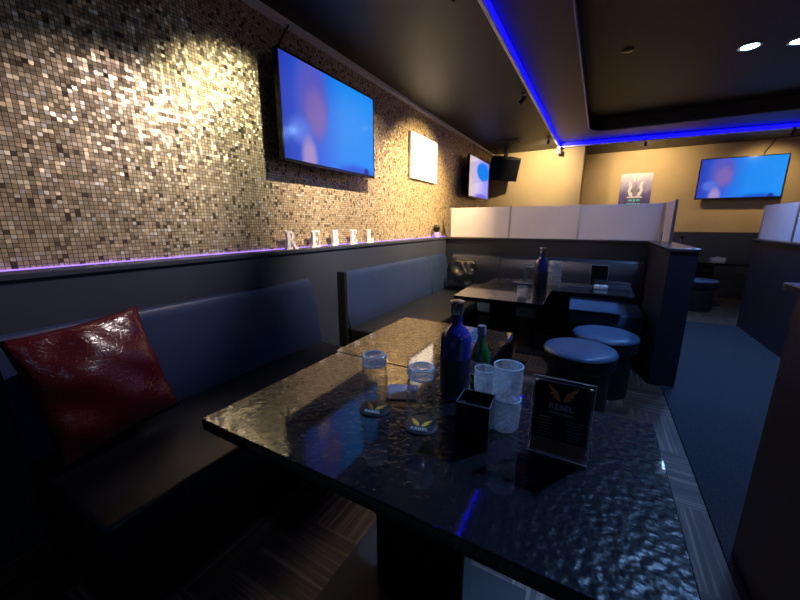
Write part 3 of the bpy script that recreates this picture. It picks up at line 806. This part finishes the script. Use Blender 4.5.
def spirit_bottle(label, x, y, z, s=1.0):
    t = thing('liquor_bottle', label, 'bottle', (x,y,z), 0, 'cobalt blue liquor bottles')
    t.scale = (s,s,s)
    MB().lathe([(0,0.004),(0.044,0.0),(0.050,0.004),(0.052,0.012),(0.053,0.06),(0.053,0.205),(0.050,0.225),(0.042,0.242),(0.030,0.254),(0.0205,0.264),(0.0185,0.275),(0.0180,0.305),(0,0.305)], 48).build('glass_body', M['cobalt'], t, True)
    MB().lathe([(0,0.300),(0.0205,0.300),(0.0215,0.304),(0.0215,0.335),(0.0245,0.337),(0.0250,0.343),(0.0235,0.346),(0,0.347)], 40).build('cap', M['silver'], t, True)
    MB().lathe([(0.0534,0.015),(0.0537,0.016),(0.0537,0.150),(0.0534,0.151)], 48).build('body_label', simple('dark_bottle_label', (0.006,0.007,0.02), 0.4, noise=0.3, nscale=40), t, True)
    return t
spirit_bottle('cobalt blue bottle with silver cap on the foreground tables', -0.392, 1.085, ZT)
def green_bottle(label, x, y, z):
    t = thing('liquor_bottle', label, 'bottle', (x,y,z))
    MB().lathe([(0,0.003),(0.030,0),(0.035,0.004),(0.036,0.015),(0.036,0.105),(0.034,0.125),(0.026,0.150),(0.016,0.172),(0.0135,0.185),(0.0130,0.205),(0,0.205)], 36).build('glass_body', M['greenglass'], t, True)
    MB().lathe([(0,0.198),(0.0165,0.198),(0.0165,0.228),(0.015,0.232),(0,0.232)], 30).build('cap', simple('dark_bottle_cap', (0.12,0.12,0.13), 0.3, noise=0.1), t, True)
    mb = MB(); n=14
    for k in range(n):
        a0 = math.radians(-150+110*k/n); a1 = math.radians(-150+110*(k+1)/n)
        r=0.0365
        vs=[mb.bm.verts.new((r*math.cos(a),r*math.sin(a),zz)) for a,zz in ((a0,0.045),(a1,0.045),(a1,0.10),(a0,0.10))]
        mb.bm.faces.new(vs)
    bmesh.ops.remove_doubles(mb.bm, verts=mb.bm.verts, dist=1e-5)
    mb.build('body_label', M['paperlabel'], t, True)
    return t
green_bottle('green glass bottle with pale label behind the blue bottle', -0.340, 1.215, ZT)

# cut crystal tumblers in stacks
def tumbler_mesh(r=0.042, H=0.10):
    """diamond-cut tumbler: alternating raised points give flat triangular facets"""
    n = 26; mb = MB(); bm = mb.bm
    def ring(rr, z, cut, ph=0):
        return [bm.verts.new(((rr+(cut if (k+ph)%2 else -cut))*math.cos(2*PI*k/n), (rr+(cut if (k+ph)%2 else -cut))*math.sin(2*PI*k/n), z)) for k in range(n)]
    rs = []
    c0 = bm.verts.new((0,0,0.0))
    rs.append(ring(r*0.80,0.0,0)); rs.append(ring(r*0.87,0.004,0.0004))
    m_ = 9
    for i in range(1, m_):
        rs.append(ring(r*(0.87+0.10*i/m_), 0.004+(H-0.022)*i/m_, 0.0028, i))
    rs.append(ring(r*0.985,H-0.018,0)); rs.append(ring(r,H-0.002,0)); rs.append(ring(r-0.0015,H,0)); rs.append(ring(r-0.003,H-0.001,0))
    rs.append(ring(r*0.88,H*0.5,0)); rs.append(ring(r*0.78,0.020,0)); rs.append(ring(r*0.6,0.013,0))
    c1 = bm.verts.new((0,0,0.012))
    for k in range(n):
        k2 = (k+1)%n
        bm.faces.new((c0, rs[0][k2], rs[0][k])); bm.faces.new((c1, rs[-1][k], rs[-1][k2]))
        for i, (A,B) in enumerate(zip(rs,rs[1:])):
            if i < m_+1:
                if (k+i)%2: bm.faces.new((A[k],A[k2],B[k])); bm.faces.new((A[k2],B[k2],B[k]))
                else: bm.faces.new((A[k],A[k2],B[k2])); bm.faces.new((A[k],B[k2],B[k]))
            else: bm.faces.new((A[k],A[k2],B[k2],B[k]))
    return mb
tm0 = thing('crystal_tumbler', 'cut crystal tumbler at the bottom of the taller stack behind the black box', 'glass', (-0.186, 0.968, ZT), 0, 'stacked crystal tumblers')
tumbler_mesh().build('cut_body', M['crystal'], tm0, False)
def ring_part(name, R, z, r, parent, m):
    n = 48; MB().tube([(R*math.cos(2*PI*k/n), R*math.sin(2*PI*k/n), z) for k in range(n+1)], r, 10, cap=False).build(name, m, parent, True, sharp=180)
ring_part('rim', 0.0405, 0.0985, 0.0019, tm0, M['rim'])
def more_tumbler(label, loc, s=1.0, group='stacked crystal tumblers'):
    o = dup(tm0, label, loc, random.uniform(0,1), group); o.scale = (s,s,s); return o
more_tumbler('cut crystal tumbler on top of the taller stack behind the black box', (-0.186, 0.968, ZT+0.1012))
more_tumbler('cut crystal tumbler at the bottom of the shorter stack next to the green bottle', (-0.262, 1.000, ZT), 0.80)
more_tumbler('cut crystal tumbler on top of the shorter stack next to the green bottle', (-0.262, 1.000, ZT+0.0812), 0.80)

# open black box
t = thing('napkin_box', 'open black box in front of the crystal tumblers', 'box', (-0.248, 0.868, ZT), 0.06)
a, b, hgt, wl = 0.045, 0.042, 0.125, 0.003
MB().box(-a, a, -b, b, 0, 0.004).box(-a, -a+wl, -b, b, 0, hgt).box(a-wl, a, -b, b, 0, hgt).box(-a, a, -b, -b+wl, 0, hgt).box(-a, a, b-wl, b, 0, hgt).build('walls', M['blackgloss'], t)
MB().box(-a+0.004, a-0.004, -b+0.004, b-0.004, 0.004, 0.098).build('napkin_stack', M['black'], t)
mb = MB()
for (x0,x1,y0,y1) in ((-a-0.0006,a+0.0006,-b-0.0006,-b+0.0012),(-a-0.0006,a+0.0006,b-0.0012,b+0.0006),(-a-0.0006,-a+0.0012,-b,b),(a-0.0012,a+0.0006,-b,b)):
    mb.box(x0,x1,y0,y1,hgt-0.001,hgt+0.0008)
mb.build('rim', simple('grey_box_rim', (0.09,0.09,0.10), 0.3, noise=0.1), t)

# acrylic menu stand
def menu_stand(label, x, y, z, rz, W=0.142, H=0.222, full=True):
    t = thing('menu_stand', label, 'menu', (x,y,z), rz, 'acrylic menu stands')
    MB().box(-W/2, W/2, -0.0055, -0.0025, 0.0, H, 0.0008).box(-W/2, W/2, 0.0025, 0.0055, 0.0, H, 0.0008).build('acrylic_holder', M['acrylic'], t)
    MB().box(-W/2, W/2, -0.032, 0.032, -0.0002, 0.0035, 0.001).build('acrylic_foot', M['acrylic'], t)
    MB().box(-W/2, W/2, -0.0062, -0.0056, H-0.0016, H+0.0004).box(-W/2, W/2, -0.0062, -0.0056, 0.0036, 0.0054).box(-W/2-0.0004, -W/2+0.0007, -0.0062, -0.0056, 0, H).box(W/2-0.0007, W/2+0.0004, -0.0062, -0.0056, 0, H).build('polished_edge', M['inkwhite'], t)
    if not full:
        MB().box(-W/2+0.006, W/2-0.006, -0.002, 0.002, 0.01, H-0.008).build('menu_card', M['menusheet'], t)
        return t
    c = MB().box(-W/2+0.006, W/2-0.006, -0.002, 0.002, 0.05, H-0.012).build('menu_card', M['menusheet'], t)
    MB().box(-W/2+0.006, W/2-0.006, -0.002, 0.002, 0.010, 0.0498).build('lower_band', M['menutan'], t)
    f = lambda a,b,q: (a, q, b)
    mb = MB(); wing(mb, -1, 0.036, f, -0.0024, -0.002, 0, H-0.043); wing(mb, 1, 0.036, f, -0.0024, -0.002, 0, H-0.043)
    mb.build('wing_emblem', M['bronze'], c)
    text_mesh('REBEL', 0.022, Matrix.Translation((0,-0.0022,H-0.085)) @ Matrix.Rotation(PI/2,4,'X'), 'lettering', M['inkwhite'], c, 0.0002)
    mb = MB(); mb.box(-0.028,0.028,-0.0023,-0.002,H-0.098,H-0.092)
    rr = random.Random(4)
    for sx_ in (-0.034, 0.034):
        for k in range(7):
            w_ = rr.uniform(0.012,0.022); zz = H-0.112-k*0.0085
            mb.box(sx_-w_, sx_+w_, -0.0023, -0.002, zz-0.0014, zz+0.0014)
    mb.build('fine_print', M['inkdim'], c)
    for sx_ in (-1,1):
        MB().lathe([(0,0),(0.0045,0),(0.004,0.004),(0,0.005)], 16).xform(Matrix.Translation((sx_*(W/2-0.009),-0.0055,H-0.014)) @ Matrix.Rotation(PI/2,4,'X')).build('corner_stud', M['silver'], t, True)
    return t
menu_stand('clear acrylic menu stand with bronze wings on the foreground table', -0.036, 0.893, ZT, 0.0)

# ------------------------------------------------------------------ things on the far tables
spirit_bottle('cobalt blue bottle on the far table by the back bench', -0.43, 3.43, ZT, 1.12)
G = 'glasses on the far tables'
highball('tall clear glass upside down beside the far blue bottle', -0.575, 3.66, ZT+0.012, 0.20, 0.05, 0.042, G)
tag(MB().box(-0.13, 0.07, -0.06, 0.06, 0, 0.011, 0.003).build('serving_tray', M['greypad'], None, loc=(-0.60, 3.66, ZT)), 'small dark tray under the far upturned glass', 'tray')
o = more_tumbler('small crystal tumbler standing alone in front of the far blue bottle', (-0.51, 2.98, ZT-0.003), 0.95, G)
for k, w_ in enumerate(('lowest', 'second', 'third', 'topmost')):
    more_tumbler('%s crystal tumbler of the stack right of the far blue bottle' % w_, (-0.335, 3.68, ZT+k*0.062), 1.35 if k == 0 else 1.35, G).scale = (1.45,1.45,0.61)
menu_stand('dark menu stand on the far table seen against the bench', 0.045, 3.86, ZT, 0.0, 0.15, 0.21, False)
t = thing('tissue_pack', 'small white pack lying on the far table by the dark menu stand', 'tissue pack', (0.07, 3.72, ZT), 0.1)
MB().box(-0.055, 0.055, -0.04, 0.04, 0, 0.035, 0.008, 2).build('pack', M['white'], t, True)
MB().box(-0.018, 0.018, -0.012, 0.012, 0.035, 0.042, 0.003).build('opening_flap', M['greypad'], t)
tag(MB().box(-0.10, 0.10, -0.006, 0.006, 0, 0.01, 0.002).build('menu_pointer', M['alu'], None, loc=(-0.10, 3.71, ZT)), 'thin silver bar lying left of the white pack', 'bar')
t = thing('tray_box', 'low dark box at the right end of the far table', 'box', (0.22, 3.80, ZT))
MB().box(-0.085, 0.085, -0.06, 0.06, 0, 0.05, 0.004).build('body', M['greypad'], t); MB().box(-0.088, 0.088, -0.063, 0.063, 0.05, 0.058, 0.003).build('lid', M['ledge'], t)
# far corner table
t = thing('tissue_pack', 'white pack glowing pale on the far corner table', 'tissue pack', (1.72, 7.40, ZT)); t.rotation_euler = (0,0,0.2)
MB().box(-0.09, 0.09, -0.05, 0.05, 0, 0.07, 0.012, 2).build('pack', M['white'], t, True)
MB().box(-0.03, 0.03, -0.012, 0.012, 0.07, 0.082, 0.003).build('opening_flap', M['white'], t)
t = thing('liquor_bottle', 'dark bottle standing on the far corner table beyond the half wall', 'bottle', (1.20, 7.3, ZT))
MB().lathe([(0,0),(0.05,0),(0.052,0.01),(0.052,0.24),(0.03,0.29),(0.018,0.32),(0.018,0.36),(0,0.36)], 28).build('glass_body', M['cobalt'], t, True)
MB().lathe([(0,0.355),(0.021,0.355),(0.021,0.40),(0,0.40)], 24).build('cap', M['blackgloss'], t, True)
dup(s0, 'round black stool in the dim corner past the half wall', (1.42, 6.80, 0), 0.9)
# thing on the near half wall
tag(MB().lathe([(0,0),(0.05,0),(0.055,0.006),(0.055,0.032),(0.048,0.034),(0.044,0.014),(0,0.012)], 32).build('ashtray', M['blackgloss'], None, True, loc=(0.655, 1.63, 1.1055)),
    'black ashtray on the near half wall at the right edge', 'ashtray')

# ------------------------------------------------------------------ world and camera
wd = bpy.data.worlds.new('World'); scn.world = wd; wd.use_nodes = True
wd.node_tree.nodes['Background'].inputs[0].default_value = (0.5,0.55,0.7,1)
wd.node_tree.nodes['Background'].inputs[1].default_value = 0.02

f_px = 344.0
pitch = math.atan(76/f_px); yaw = math.atan2(200, math.hypot(f_px, 76))
cam = bpy.data.cameras.new('camera'); cam.sensor_width = 36.0; cam.sensor_fit = 'HORIZONTAL'
cam.lens = 36.0*f_px/800.0; cam.clip_start = 0.02
co = bpy.data.objects.new('camera', cam); link(co)
co.location = (0,0,1.3); co.rotation_euler = (PI/2-pitch, 0, yaw)
scn.camera = co
vs = scn.view_settings
vs.view_transform = 'Standard'; vs.look = 'None'; vs.gamma = 1.0; vs.use_curve_mapping = False
vs.exposure = 0.0
